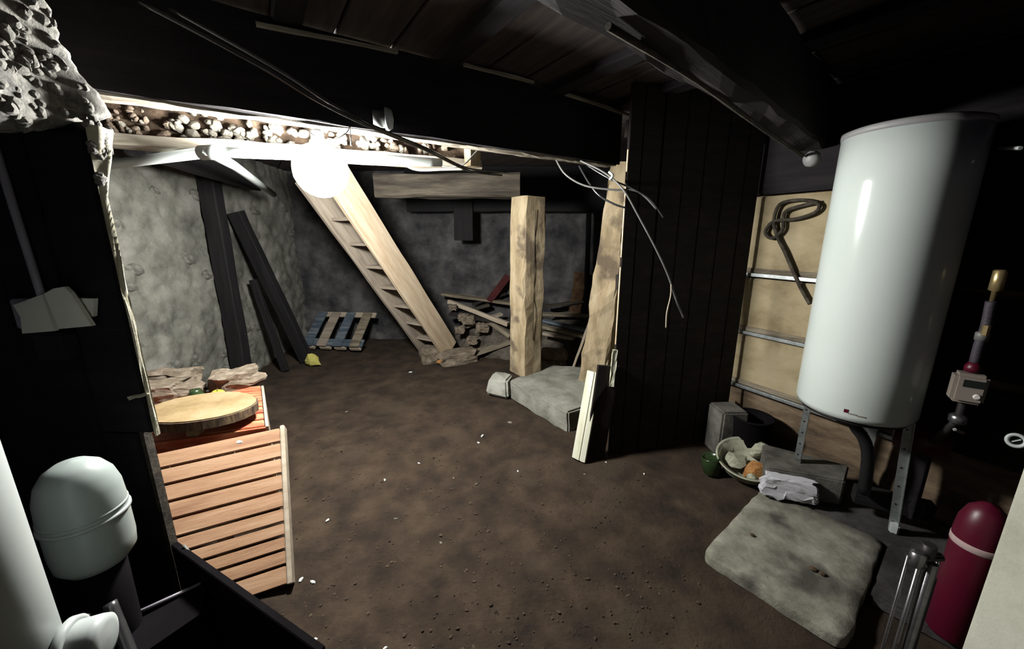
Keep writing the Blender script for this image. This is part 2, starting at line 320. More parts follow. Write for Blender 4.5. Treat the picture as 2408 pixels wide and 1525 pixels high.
# cross joists resting on the main beam, running over the camera
for i, (s, lab) in enumerate(((1.05, 'dark ceiling joist over the lamp, left of the other joists'), (1.72, 'dark ceiling joist above the white round junction box'), (2.42, 'dark ceiling joist above the two square posts'), (2.95, 'dark ceiling joist ending above the plank partition'))):
    p = BA+db*s; a = p-nb*.35; b = p+nb*2.4
    timber('ceiling_joist', (a.x, a.y, 2.318), (b.x, b.y, 2.318), .10, .045, M_black, label=lab, cat='joist', group='ceiling joists')
timber('slanted_beam', (.06, .86, 2.14), (1.86, 2.52, 2.14), .14, .32, M_beam, label='broad pale-bellied beam slanting across the dark ceiling towards the boiler', cat='beam', jit=.008)
timber('ceiling_lath', (.55, 1.3, 2.30), (1.92, 2.5, 2.30), .02, .03, M_dirty, label='thin brown lath on the dark ceiling above the boiler', cat='lath', jit=.003)
cd = root('ceiling_conduit', (.2, 1.4, 2.1), 'thin grey conduit under the slanted beam with a white rounded end', 'conduit')
obj('pipe', G().tube([at(1430, 62, 1.03), at(1640, 190, 1.40), at(1790, 300, 1.8), at(1888, 366, 2.2)], .009), M_dirty, cd)
e = at(1908, 374, 2.2); obj('end_cap', G().lathe([(.0, -.03), (.03, -.025), (.042, 0), (.035, .025), (0, .035)], 16, Matrix.Translation(e) @ Matrix.Rotation(1.2, 4, 'Y')), M_lid, cd, label='pale rounded cap')

# rubble infill on its timber plate, behind the lamp
PA, PB = V((-2.45, 1.80, 0)), V((-.22, 2.748, 0)); dp = (PB-PA).normalized(); np_ = V((dp.y, -dp.x, 0))
wp = timber('wall_plate', (PA.x, PA.y, 1.945), (PB.x, PB.y, 1.945), .12, .055, M_beamlt, label='light timber plate carrying the rubble, directly behind the lamp', cat='beam', jit=.006)
inf0 = PA-np_*.03
def inf_fn(a, b):
    L = (PB-PA).length; q = inf0+dp*(a*L); h = 1.972+b*.38; r = q+np_*(rubble((a*L, h), 9, 3)*.8-.03); return (r.x, r.y, h)
infill = obj('trim_1', grid(inf_fn, 120, 18), M_earth, kind='structure')
rm = [rock_mesh('stone', M_stone, i) for i in range(4)]; rb = [rock_mesh('stone', M_stoneB, i+9) for i in range(4)]
Lp = (PB-PA).length
for i in range(230):
    s = random.random()**.9; h = 1.98+abs(random.gauss(0, .07)); x = s*Lp
    if h > 2.3 or (s > .78 and i % 4): continue
    q = inf0+dp*x+np_*.015; sz = random.uniform(.014, .035) if s < .3 else random.uniform(.02, .055)
    src = rm if (s > .33 and s < .75) or random.random() < .12 else rb
    Mx = Matrix.Translation((q.x, q.y, h)) @ Matrix.Rotation(random.random()*6, 4, V((random.random(), random.random(), random.random()+.1))) @ Matrix.Diagonal((sz*1.4, sz, sz, 1))
    link_mesh('stone', random.choice(src), Mx, infill)
# rough stone mass above the dark boards at the left
def corbel_fn(a, b):
    z = 1.72+b*.66; ye = 1.215-.36*max(0, b*.66-.06)+.02*N.noise((b*9, 2, 2))+.012*N.noise((b*25, 5, 2)); y = .5+min(a, .85)/.85*(ye-.5); over = max(0, a-.85)/.15
    z += max(0, y-.95)*.30*max(0, 1-b*2)
    x = -1.15-.05*b+.03*N.noise((y*6, z*6, 2))-over*.5-(.2*(.06-b)*16*.5 if b < .06 else 0); y += over*.05
    return (x, y, z+.006*N.noise((y*30, z*3, 5)))
corbel = obj('trim_2', grid(corbel_fn, 90, 70), M_stoneM, kind='structure')
for i in range(270):
    a, b = .4+random.random()*.44, .03+random.random()*.8; p = V(corbel_fn(a, b)); sz = random.uniform(.014, .034)
    link_mesh('stone', random.choice(rc_), Matrix.Translation(p-V((.004, 0, 0))) @ Matrix.Rotation(random.random()*6, 4, V((random.random(), random.random(), .4))) @ Matrix.Diagonal((sz, sz*1.3, sz*.9, 1)), corbel)
# individual stones that stand out of the left wall
for i in range(60):
    a, b = random.uniform(.2, .98), random.uniform(.05, .8); p = V(wl_fn(a, b)); sz = random.uniform(.09, .2)
    me = rock_mesh('stone', M_wallL, 40+i, sub=1) if i < 5 else bpy.data.meshes[stn[i % 5]]
    if i == 0: stn = []
    if i < 5: stn.append(me.name)
    link_mesh('stone', me, Matrix.Translation(p-nl*sz*.12) @ Matrix.Rotation(math.atan2(dl.y, dl.x), 4, 'Z') @ Matrix.Diagonal((sz*1.3, sz*.45, sz*.8, 1)), bpy.data.objects['wall_left'])

# ---------------------------------------------------------------- lamp
lp = root('pendant_lamp', BULB_POS, 'glaring white globe lamp hanging below the black beam', 'lamp')
b = bmesh.new(); bmesh.ops.create_icosphere(b, subdivisions=3, radius=BULB_R); me = bpy.data.meshes.new('bulb'); b.to_mesh(me); b.free(); me.materials.append(M_bulb)
for p in me.polygons: p.use_smooth = True
link_mesh('bulb', me, Matrix.Translation(BULB_POS), lp)
obj('socket', G().lathe([(.03, BULB_R-.01), (.03, BULB_R+.05), (.012, BULB_R+.06)], 16, Matrix.Translation(BULB_POS)), M_pvc, lp)
obj('cord', G().tube([BULB_POS+V((0, 0, BULB_R+.05)), BULB_POS+V((.01, .005, .28)), BULB_POS+V((0, 0, .53))], .005), M_cable, lp)

# ---------------------------------------------------------------- pipes under the plate
pp = root('white_drain_pipe', (-1.4, 2.0, 1.9), 'white plastic drain pipe with a branching elbow, under the rubble plate', 'pipe')
pj = V((-1.45, 1.99, 1.885))
obj('pipe', G().tube([(-2.62, 2.46, 1.88), pj], .026, 14), M_pvc, pp)
obj('pipe', G().tube([pj, (-.80, 2.19, 1.893), (-.42, 2.43, 1.91)], .024, 14), M_pvc, pp)
obj('collar', G().tube([pj+V((-.06, .024, 0)), pj+V((.06, -.0, 0))], .034, 16), M_pvc, pp)
obj('branch', G().tube([pj, (-1.60, 2.36, 1.885), (-1.885, 2.99, 1.88), (-2.3, 3.9, 1.872)], .026, 14, sub=1), M_pvc, pp)
timber('black_beam', (-2.05, 2.25, 1.975), (-2.5, 3.95, 1.97), .10, .11, M_blkwood, label='black beam behind the white pipe elbow, above the black post', cat='beam')
timber('black_post', (-2.775, 3.75, -.02), (-2.79, 3.75, 2.1), .15, .12, M_blkwood, up=(0, 1, 0), label='slim black upright post against the grey left wall', cat='post')  # plain black from foot to top
timber('leaning_tarred_beam', (-2.47, 4.42, .02), (-2.83, 4.1, 1.72), .13, .10, M_blkwood, up=(0, 1, 0), label='thick black timber leaning against the grey left wall', cat='timber')
timber('leaning_tarred_plank', (-2.56, 4.12, 0), (-2.80, 4.16, 1.02), .07, .05, M_blkwood, up=(0, 1, 0), label='short thin black plank leaning beside the thick black timber', cat='plank')
for i in range(1):
    me = rock_mesh('yellow_rag', M_yel, 77, .6); o = link_mesh('yellow_rag', me, Matrix.Translation(at(735, 846, 4.3)-V((0, 0, .0))) @ Matrix.Diagonal((.16, .12, .17, 1)), label='crumpled yellow rag at the foot of the black leaning timber', cat='rag')

# ---------------------------------------------------------------- the stairs
ST = root('cellar_stairs', (-.8, 4.6, 0), 'steep open wooden stairs with broad pale side boards', 'stairs')
def string(p0, p1, m, wid=.27, th=.04):
    p0, p1 = V(p0), V(p1); d = p1-p0; n = V((d.y, -d.x, 0)).normalized(); return obj('side_board', hewn(d.length, wid, th, .003, .15, y0=-wid/2), m, ST, fr(p0, p1, n))
s0, s1 = V((-.77, 4.58, .10)), V((-1.45, 3.33, 2.0)); off = V((-.50, .30, 0))*.62
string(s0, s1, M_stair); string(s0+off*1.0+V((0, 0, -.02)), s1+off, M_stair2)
dh = V((s1.x-s0.x, s1.y-s0.y, 0)).normalized(); ro = V((dh.y, -dh.x, 0)).normalized()
for i in range(8):
    t = (i+.7)/8.3; a = s0.lerp(s1, t); b_ = a+off
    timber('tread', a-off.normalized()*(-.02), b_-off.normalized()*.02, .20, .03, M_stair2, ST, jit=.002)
for i, (u, v, y, s, lab) in enumerate(((1015, 836, 4.52, (.26, .26, .22), 'squarish pale stone left of the stair foot'), (1075, 826, 4.5, (.46, .30, .16), 'long flat stone under the stair foot'))):
    q = at(u, v, y); link_mesh('foot_stone', block_mesh('foot_stone', M_dust, 60+i, .16), Matrix.Translation((q.x, q.y, .05)) @ Matrix.Rotation(.45, 4, 'Z') @ Matrix.Diagonal((*s, 1)), label=lab, cat='stone')
link_mesh('brick_shard', rock_mesh('brick_shard', M_rust, 63, .12), Matrix.Translation((-.84, 4.33, .03)) @ Matrix.Diagonal((.12, .08, .06, 1)), label='orange brick shard in front of the stair foot stones', cat='brick')

# pallet against the back wall
pl = root('leaning_pallet', (-2.35, 4.85, 0), 'low wooden pallet with a blue edge board, propped left of the stairs', 'pallet')
A, Bq, Cq = V((-2.76, 4.90, .02)), V((-1.93, 4.76, .02)), V((-2.72, 5.28, .34)); ux = (Bq-A).normalized(); vy = (Cq-A).normalized(); nz = ux.cross(vy)
def pal(name, x0, x1, y0, y1, z0, z1, m):
    M = Matrix((( ux.x, vy.x, nz.x, A.x), (ux.y, vy.y, nz.y, A.y), (ux.z, vy.z, nz.z, A.z), (0, 0, 0, 1)))
    obj(name, G().box((x1-x0, y1-y0, z1-z0), Matrix(), ((x0+x1)/2, (y0+y1)/2, (z0+z1)/2)), m, pl, M, .004)
pal('edge_board', 0, .84, .02, .13, .05, .07, M_blue)
for i, x in enumerate((.02, .22, .44, .68)): pal('slat', x+.0, x+.13, .0, .56, .075, .095, (M_blue, M_stair2, M_blue, M_old)[i])
for x in (.01, .24, .45, .66): pal('block', x, x+.15, 0, .10, 0, .05, M_slatedge)
pal('back_board', 0, .86, .50, .58, .05, .07, M_slatedge)

# ---------------------------------------------------------------- posts, block, cross beam
cb = root('concrete_footing', (.4, 3.2, 0), 'pale concrete footing block carrying the two square posts', 'block')
def block_g():
    g = G(); g.prism([(-.02, 3.40), (.43, 2.72), (.98, 3.12), (.86, 3.72), (.36, 3.85)], -.02, .17); return g
me = block_g().mesh('body', M_foot, .015)
b = bmesh.new(); b.from_mesh(me); bmesh.ops.triangulate(b, faces=b.faces[:]); bmesh.ops.subdivide_edges(b, edges=b.edges[:], cuts=5, use_grid_fill=True)
for v in b.verts: v.co += V((N.noise(v.co*9), N.noise(v.co*9+V((5, 0, 0))), .6*N.noise(v.co*9+V((0, 5, 0)))))*.016
b.to_mesh(me); b.free(); link_mesh('body', me, Matrix(), cb)
g = G().prism([(-.26, 3.46), (-.04, 3.33), (.03, 3.50), (-.05, 3.68), (-.20, 3.68)], 0, .17); ce = V((-.09, 3.53, 0))
for k, v in enumerate(g.v):
    if v.z > .1: v.x, v.y = ce.x+(v.x-ce.x)*.8, ce.y+(v.y-ce.y)*.8; v.z += .03*math.sin(k*2.1)
obj('corner_stone', g, M_concP, cb, bevel=.02, label='whiter broken corner lump')
def post(name, base, top, w0, d0, ang, m, label, jit=.008, taper=1.0):
    return timber(name, base, top, w0, d0, m, up=(math.cos(ang), math.sin(ang), 0), jit=jit, taper=taper, label=label, cat='post', seg=.09, group=None)
post('square_post', (.135, 3.64, .165), (.145, 3.645, 1.825), .245, .225, math.radians(127), M_oak, 'thick square weathered oak post standing under the grey cross beam')
def crack(M0): pass
bpy.data.objects['square_post']
obj('drying_crack', G().box((1.2, .0035, .004), Matrix(), (.95, -.01, -.1185)), M_blkwood, bpy.data.objects['square_post'], WM['square_post'])
post('crooked_post', (.775, 3.40, .165), (.885, 3.25, 2.05), .25, .2, math.radians(60), M_oak, 'crooked hewn oak post beside the dark plank partition', .014, .66)
timber('cross_beam', (.075, 3.72, 1.93), (-1.25, 3.78, 1.93), .20, .205, M_dirty, label='grey cross beam resting on the square post, right of the stairs', cat='beam', jit=.007)
timber('spacer_block', at(1112, 392, 2.62), at(1112, 392, 2.62)+V((0, 0, .25)), .085, .06, M_oak, up=(.7, -.7, 0), label='short upright wooden spacer under the black beam', cat='block')

# ---------------------------------------------------------------- plank partition
Q0, Q1 = V((.68, 2.412, 0)), V((1.60, 2.63, 0)); dq = (Q1-Q0).normalized(); nq = V((dq.y, -dq.x, 0))
pt = root('plank_partition', Q0, 'tall dark vertical plank partition between crooked post and boiler', 'partition')
x = 0; i = 0; gaps = [.004, .010, .003, .004, .003, .004, 0]; Lq = (Q1-Q0).length
wid = [.085, .125, .15, .14, .15, .15, .115]
for i in range(7):
    a = Q0+dq*x; c = a+dq*wid[i]; x += wid[i]+gaps[i]
    g = G().prism([(a.x, a.y), (c.x, c.y), (c.x-nq.x*.025, c.y-nq.y*.025), (a.x-nq.x*.025, a.y-nq.y*.025)], -.01, 2.33)
    obj('plank', g, M_board, pt, bevel=.003)
for z0, z1 in ((.80, 1.30), (1.36, 1.78), (1.86, 1.98)):
    a = Q0-dq*.004; c = Q0+dq*.001
    obj('lit_edge', G().prism([(a.x, a.y), (c.x, c.y), (c.x-nq.x*.012, c.y-nq.y*.012), (a.x-nq.x*.012, a.y-nq.y*.012)], z0, z1), M_stair, pt, label='pale strip painting the lit plank edge')  # lamplight on the plank edge, painted as pale strips
for z in (.3, 1.2, 2.1):
    a, c = Q0-nq*.045, Q0+dq*(x-.02)-nq*.045; timber('batten', (a.x, a.y, z), (c.x, c.y, z), .035, .09, M_board, pt)
# boards and moulded strip leaning against it
timber('dark_leaning_board', (.56, 2.375, 0), (.635, 2.40, .66), .15, .025, M_board, up=(.2, -1, 0), label='short dark board leaning behind the white moulded strip', cat='board')
def strip(name, p0, p1, wd, m, label):
    g = G(); L = (V(p1)-V(p0)).length; sec = [(0, 0), (wd*.3, .010), (wd*.33, .004), (wd*.40, .004), (wd*.43, .012), (wd, .012), (wd, -.012), (0, -.012)]
    n = len(sec); g.add([(x_, a-wd/2, b_) for x_ in (0, L) for a, b_ in sec], [(i, (i+1) % n, n+(i+1) % n, n+i) for i in range(n)]+[tuple(range(n))[::-1], tuple(range(n, 2*n))])
    return obj(name, g, m, None, fr(p0, p1, (-.75, -.65, .15)), label=label, cat='board')
M_mould = mat('white_painted_moulding', [(.62, .62, .44), (.75, .75, .58), (.8, .8, .66)], (3, 20, 20), .7, .1)
strip('moulded_strip', (.455, 2.345, .004), (.552, 2.44, .60), .10, M_mould, 'white moulded strip leaning at the foot of the plank partition')
timber('light_slit', at(1438, 908, 2.385), at(1446, 822, 2.385), .030, .012, M_mould, up=(0, -1, 0), label='small white strip painting a slit of light beside the plank partition', cat='lath', seg=.03)  # slit of light built as a small white strip

# ---------------------------------------------------------------- cables
def cable(name, pts, r, m, label, group=None): return obj(name, G().tube(pts, r, 7, sub=6), m, label=label, cat='cable', group=group)
cable('black_cable', [at(330, 5, 1.15), at(600, 148, 1.2), at(745, 235, 1.28), at(870, 297, 1.42), at(1000, 352, 1.85), at(1105, 402, 2.5), at(1180, 412, 2.75)], .0062, M_cable, 'lower thick black cable slanting from the ceiling past the lamp')
cable('black_cable', [at(400, 20, 1.24), at(640, 155, 1.25), at(790, 250, 1.32), at(900, 306, 1.48), at(1010, 352, 1.9), at(1100, 395, 2.45), at(1190, 405, 2.8)], .0055, M_cable, 'upper thick black cable slanting from the ceiling past the lamp')
cable('thin_wire', [at(720, 272, 1.92), at(722, 300, 1.9), at(745, 322, 1.88), at(785, 327, 1.86), at(818, 308, 1.84), at(822, 280, 1.86), at(824, 315, 1.86), at(826, 342, 1.9)], .0024, M_cable, 'thin black wire loop dangling above the glaring lamp')
cable('cream_cable', [at(945, 368, 2.5), at(955, 388, 2.45), at(985, 399, 2.44), at(1040, 398, 2.46), at(1090, 397, 2.5)], .008, M_cream, 'short cream cable bending under the rubble plate')
cable('grey_cable', [at(1000, 378, 2.5), at(1050, 392, 2.47), at(1090, 386, 2.46), at(1115, 362, 2.5), at(1137, 338, 2.52)], .005, M_gcable, 'thin grey cable looping up past the wooden spacer')
cable('hanging_wire', [at(1308, 376, 2.55), at(1330, 410, 2.5), at(1375, 436, 2.44), at(1440, 446, 2.38), at(1500, 450, 2.36), at(1545, 492, 2.35)], .006, M_gcable, 'grey wire sagging widest across the crooked post top')
cable('hanging_wire', [at(1362, 390, 2.55), at(1385, 430, 2.46), at(1410, 460, 2.4), at(1445, 480, 2.36), at(1470, 488, 2.35)], .006, M_cable, 'short black wire drooping across the crooked post')
cable('hanging_wire', [at(1365, 378, 2.56), at(1420, 405, 2.46), at(1465, 445, 2.36), at(1500, 505, 2.345), at(1545, 590, 2.35), at(1572, 650, 2.36), at(1590, 705, 2.37), at(1607, 747, 2.37)], .006, M_gcable, 'long grey wire hanging down over the plank partition')
cable('hanging_wire', [at(1578, 668, 2.362), at(1577, 695, 2.355), at(1568, 735, 2.355), at(1566, 770, 2.36)], .004, M_cream, 'yellowish wire end dangling beside the long grey wire')
cable('hanging_wire', [at(1380, 388, 2.54), at(1430, 418, 2.44), at(1490, 445, 2.36), at(1530, 470, 2.35), at(1560, 512, 2.35)], .005, M_cable, 'black wire arching over the top of the plank partition')
obj('cable_clip', G().tube([at(1432, 404, 2.42), at(1441, 412, 2.40), at(1434, 422, 2.42)], .008), M_pvc, label='small white clip holding the wires at the crooked post', cat='clip')
def wallp(u, v, d=.03):
    q0 = WR0+nr*d; r = at(u, v, 1.0)-V((0, 0, H)); t = (q0.x*nr.x+q0.y*nr.y)/(r.x*nr.x+r.y*nr.y); return V((r.x*t, r.y*t, H+r.z*t))
cable('wire_shadow', [wallp(u, v) for u, v in ((1925, 475), (1880, 485), (1845, 500), (1840, 540), (1815, 560), (1800, 545), (1820, 520), (1870, 515), (1915, 500), (1925, 480), (1885, 470), (1835, 480), (1820, 520), (1830, 560), (1845, 590), (1862, 630), (1885, 680), (1905, 715))], .011, M_dirty, 'brown loops painting wire shadows on the tan wall beside the boiler')  # shadow of hanging wires, built as brown loops on the wall
# white round junction box on the main beam
jb = root('junction_box', at(910, 285, 1.86), 'white round junction box on the lower edge of the black beam', 'junction box')
Mj = fr(at(906, 280, 1.86), at(906, 280, 1.86)+nb*.35+db*1, (0, 0, 1)) @ Matrix.Rotation(math.pi/2, 4, 'Y')
obj('cover', G().lathe([(.046, 0), (.046, .012), (.036, .030), (0, .036)], 24, Mj), M_pvc, jb)
obj('base', G().lathe([(.034, -.05), (.036, -.001)], 24, Mj), M_gcable, jb)

# ---------------------------------------------------------------- boiler
TC = V((1.73, 1.81, 0)); TR, Z0, Z1 = .235, .655, 1.93
tk = root('water_heater', TC+V((0, 0, .1)), 'tall white cylindrical water heater on thin metal legs', 'water heater')
MT = Matrix.Translation(TC)
prof = [(TR*.86, Z0-.012), (TR*.97, Z0-.004), (TR, Z0+.02)]+[(TR, Z0+.02+(Z1-Z0-.03)*k/6) for k in range(1, 7)]
obj('body', G().lathe(prof, 96, MT), M_white, tk)
obj('lid', G().lathe([(TR+.003, Z1-.012), (TR+.003, Z1+.012), (TR*.9, Z1+.022), (0, Z1+.03)], 96, MT), M_lid, tk, label='grey top rim')
obj('bottom_ring', G().lathe([(TR*.80, Z0-.03), (TR*.90, Z0-.024), (TR*.90, Z0-.008)], 64, MT), M_darkm, tk)
obj('flange_cap', G().lathe([(0, Z0-.09), (.07, Z0-.085), (.085, Z0-.06), (.085, Z0-.02)], 32, MT), M_blk, tk)
az = math.radians(218)
for (aa, zz, ww, hh, mm) in ((az+.07, Z0+.045, .016, .016, M_redp), (az+.17, Z0+.036, .028, .005, M_beige), (az+.30, Z0+.033, .028, .005, M_beige)):
    c = TC+V((math.cos(aa), math.sin(aa), 0))*(TR+.001); M = Matrix.Translation((c.x, c.y, zz)) @ Matrix.Rotation(aa, 4, 'Z')
    obj('label_mark', G().box((.002, ww, hh)), mm, tk, M)
def angle_leg(p, q, r_):
    g = G(); d = (V(q)-V(p)); L = d.length; M = fr(p, q, r_)
    g.box((L, .032, .003), M, (L/2, 0, 0)); g.box((L, .003, .028), M, (L/2, -.016, .014)); o = obj('leg', g, M_galv, tk)
    for k in range(6):
        obj('bolt_hole', G().lathe([(.0045, 0), (.0045, .0022)], 8, M @ Matrix.Translation((L*(k+.5)/6, .002, .0015))), M_blk, o)
    return o
angle_leg((1.685, 2.03, .205), (1.66, 2.0, Z0-.01), (-.7, -.7, 0))
angle_leg((1.93, 1.665, .038), (1.88, 1.67, Z0-.01), (-.6, -.8, 0))
angle_leg((2.0, 1.93, .038), (1.95, 1.9, Z0-.01), (.7, .7, 0))
obj('foot_plate', G().box((.05, .035, .05), Matrix.Translation((1.925, 1.655, .064)) @ Matrix.Rotation(.8, 4, 'Z')), M_pvc, tk, bevel=.006, label='white plastic foot')
obj('outlet_pipe', G().tube([(1.70, 1.78, Z0-.03), (1.72, 1.76, .56), (1.76, 1.74, .50), (1.79, 1.73, .40), (1.82, 1.74, .20)], .026, 12), M_blk, tk)
obj('outlet_pipe', G().tube([(1.80, 1.84, Z0-.03), (1.84, 1.80, .58), (1.92, 1.76, .56), (2.0, 1.72, .50)], .014, 10), M_darkm, tk)
# slab, plinth, clutter below
U, W = V((.775, .63, 0)), V((.62, -.785, 0)); S0 = V((.90, 1.525, 0))
pts = []
for (a, b_) in ((0, 0), (.76, 0), (.76, .53), (0, .53)): q = S0+U*a+W*b_; pts.append((q.x, q.y))
rp = []   # rounded, slightly worn outline
for i in range(4):
    c, p, n_ = V((*pts[i], 0)), V((*pts[i-1], 0)), V((*pts[(i+1) % 4], 0)); d1, d2 = (p-c).normalized(), (n_-c).normalized()
    for k in range(5): t = k/4; rp.append(c+d1*.05*(1-t)**2+d2*.05*t**2)
    for k in range(1, 12): q = c.lerp(n_, .07+.86*k/12); rp.append(q+V((N.noise(q*14), N.noise(q*14+V((9, 0, 0))), 0))*.010)
rp = [(q.x, q.y) for q in rp]; ctr = V((sum(q[0] for q in rp)/len(rp), sum(q[1] for q in rp)/len(rp)))
g = G(); n = len(rp); vs = []
RG = [(1.0, -.01), (1.0, .03), (.985, .042), (.8, .044), (.5, .045), (.2, .044)]
for f_, z in RG:
    for q in rp: v = ctr+(V(q)-ctr)*f_; vs.append((v.x, v.y, z+(.004*N.noise((v.x*9, v.y*9, 2)) if z > .04 else 0)))
g.add(vs, [(j*n+i, j*n+(i+1) % n, (j+1)*n+(i+1) % n, (j+1)*n+i) for j in range(len(RG)-1) for i in range(n)]+[tuple((len(RG)-1)*n+i for i in range(n))], True)
me = g.mesh('concrete_slab', M_slab)
sl = link_mesh('concrete_slab', me, Matrix(), label='flat grey concrete slab on the dirt floor in front of the boiler', cat='slab')
for (x, y, s) in ((1.34, 1.42, .03), (1.36, 1.395, .026), (1.19, 1.62, .02)):
    link_mesh('pebble', rock_mesh('pebble', M_bark, s*900), Matrix.Translation((x, y, .052)) @ Matrix.Diagonal((s, s, s*.6, 1)), label='small dark pebble lying on the concrete slab', cat='pebble', group='dark pebbles on the concrete slab')
pq = [(1.46, 1.955), (1.80, 1.83), (1.95, 1.98), (1.60, 2.22)]
obj('grey_block', G().prism(pq, .05, .20), M_conc2, bevel=.008, label='low grey concrete block under the boiler legs', cat='block')
timber('dark_wood_bar', (1.83, 1.80, .155), (2.1, 1.66, .15), .06, .09, M_blkwood, label='short dark wooden bar right of the grey block under the boiler', cat='bar')
fb = bmesh.new(); bmesh.ops.create_cube(fb, size=1); bmesh.ops.subdivide_edges(fb, edges=fb.edges[:], cuts=7, use_grid_fill=True)
for v in fb.verts:
    v.co.x *= 1-.35*max(0, v.co.z); v.co += V((N.noise(v.co*5), N.noise(v.co*5+V((3, 0, 0))), N.noise(v.co*6+V((0, 3, 0)))*(2.2 if v.co.z < 0 else .6)))*.13
fo = bpy.data.meshes.new('foam_chunk'); fb.to_mesh(fo); fb.free(); fo.materials.append(M_foam)
link_mesh('foam_chunk', fo, Matrix.Translation((1.545, 1.885, .125)) @ Matrix.Rotation(-.38, 4, 'Z') @ Matrix.Diagonal((.25, .075, .11, 1)), label='jagged white foam chunk in front of the grey block', cat='foam')
pts = []
for (a, b_) in ((.77, -.02), (1.32, -.02), (1.32, 1.05), (.34, 1.05), (.34, .545), (.77, .545)): q = S0+U*a+W*b_; pts.append((q.x, q.y))
obj('dark_slab', G().prism(pts, -.02, .038), M_darkc, bevel=.01, label='darker concrete slab under the boiler legs and the red bottle', cat='slab')  # evenly darker than the slab beside it
# stone block against the wall and the chipped basin
link_mesh('stone_block', (lambda g: g.mesh('stone_block', M_conc2, .012))(G().prism([(-.09, -.08), (.085, -.1), (.10, .09), (-.08, .1)], 0, .34)), Matrix.Translation((1.505, 2.475, -.01)) @ Matrix.Rotation(.12, 4, 'Z'), label='upright grey stone block by the wall behind the enamel basin', cat='stone')
bk = root('shadow_bucket', (1.62, 2.44, 0), 'black bucket shape standing in for the shadow of the upright stone block', 'bucket')  # round black shape put in as the shadow of the stone block
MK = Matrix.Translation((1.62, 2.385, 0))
obj('body', G().lathe([(0, 0), (.095, 0), (.10, .01), (.125, .30), (.127, .305), (.118, .30), (.092, .02), (0, .02)], 32, MK), M_jet, bk)
obj('rim', G().lathe([(.124, .292), (.131, .296), (.131, .31), (.118, .31), (.118, .30)], 32, MK, cap=False), M_jet, bk)
bs = root('enamel_basin', (1.50, 2.17, 0), 'chipped enamel basin holding rubbish and orange rust, by the slab corner', 'basin')
MB_ = Matrix.Translation((1.505, 2.19, .015)) @ Matrix.Rotation(.28, 4, V((.8, -.5, 0)))
obj('bowl', G().lathe([(.0, 0), (.10, 0), (.145, .05), (.17, .12), (.185, .125), (.183, .118), (.16, .115), (.135, .052), (.095, .012), (0, .012)], 40, MB_), M_zinc, bs)
link_mesh('rust_clump', rock_mesh('rust_clump', M_rust, 51, .3, 3), MB_ @ Matrix.Translation((.04, -.05, .05)) @ Matrix.Diagonal((.17, .14, .12, 1)), bs, label='orange rust-stained clump')
for i, (x, y, z, s) in enumerate(((-.06, .04, .07, (.16, .13, .05)), (-.02, -.09, .06, (.06, .05, .05)), (.09, .06, .08, (.1, .08, .06)))):
    link_mesh('shard', rock_mesh('shard', M_zinc, 52+i, .3), MB_ @ Matrix.Translation((x, y, z)) @ Matrix.Rotation(i*1.1, 4, 'X') @ Matrix.Diagonal((*s, 1)), bs)
gb = at(1695, 1075, 2.2)
obj('dark_green_tin', G().lathe([(.05, 0), (.055, .005), (.055, .11), (.05, .115), (.05, .10), (0, .10)], 24, Matrix.Translation((1.30, 2.215, 0)) @ Matrix.Rotation(-.2, 4, 'Y')), M_green, label='dark green tin standing at the left of the enamel basin', cat='tin')

# pressure controller column
kc = root('pump_controller', at(2275, 910, 1.5), 'beige pump controller with a dark display on a vertical pipe', 'controller')
Mk = fr(at(2275, 910, 1.5), at(2275, 910, 1.5)+V((.62, -.78, 0)).cross(V((0, 0, 1))), (0, 0, 1)) @ Matrix()
cpos = at(2275, 910, 1.5); vd = V((cpos.x, cpos.y, 0)).normalized(); rt = V((vd.y, -vd.x, 0))
Mk = Matrix(((rt.x, vd.x, 0, cpos.x), (rt.y, vd.y, 0, cpos.y), (0, 0, 1, cpos.z), (0, 0, 0, 1))) @ Matrix.Rotation(.25, 4, 'Z')
obj('housing', G().box((.096, .07, .125), Mk), M_beige, kc, bevel=.012)
obj('display', G().box((.062, .006, .03), Mk, (.008, -.035, .025)), M_disp, kc, bevel=.001)
obj('button', G().lathe([(.011, 0), (.011, .006), (.008, .009)], 16, Mk @ Matrix.Translation((.022, -.034, -.025)) @ Matrix.Rotation(math.pi/2, 4, 'X')), M_btn, kc)
px, py = cpos.x+.012, cpos.y+.01
obj('red_fitting', G().lathe([(.024, .065), (.026, .085), (.014, .11)], 12, Matrix.Translation((px, py, cpos.z))), M_redp, kc)
obj('hose', G().tube([(px, py, cpos.z+.10), (px-.002, py, cpos.z+.18), (px+.004, py, cpos.z+.26), (px-.004, py, cpos.z+.36)], .016, 10), M_hose, kc)
obj('collar', G().lathe([(.02, 0), (.021, .03), (.015, .035)], 12, Matrix.Translation((px, py, cpos.z+.20))), M_gcable, kc)
obj('brass_nut', G().lathe([(.012, 0), (.012, .04)], 6, Matrix.Translation((px-.008, py-.012, cpos.z+.225)), False), M_brass, kc)
obj('brass_end', G().lathe([(.008, .36), (.009, .40), (.02, .405), (.02, .48), (.014, .485)], 12, Matrix.Translation((px, py, cpos.z))), M_brass, kc)
obj('lower_pipe', G().tube([(px, py, cpos.z-.05), (px, py, cpos.z-.14), (px+.0, py+.02, cpos.z-.20), (px+.05, py+.10, cpos.z-.30), (2.03, 1.70, .50)], .015, 10), M_darkm, kc)
obj('valve', G().lathe([(.018, -.12), (.03, -.11), (.03, -.085), (.018, -.075)], 12, Matrix.Translation((px, py, cpos.z-.05))), M_chrome, kc)
obj('valve_lever', G().box((.05, .014, .012), Matrix.Translation((px-.02, py-.03, cpos.z-.19)) @ Matrix.Rotation(.4, 4, 'Y')), M_chrome, kc, bevel=.003)
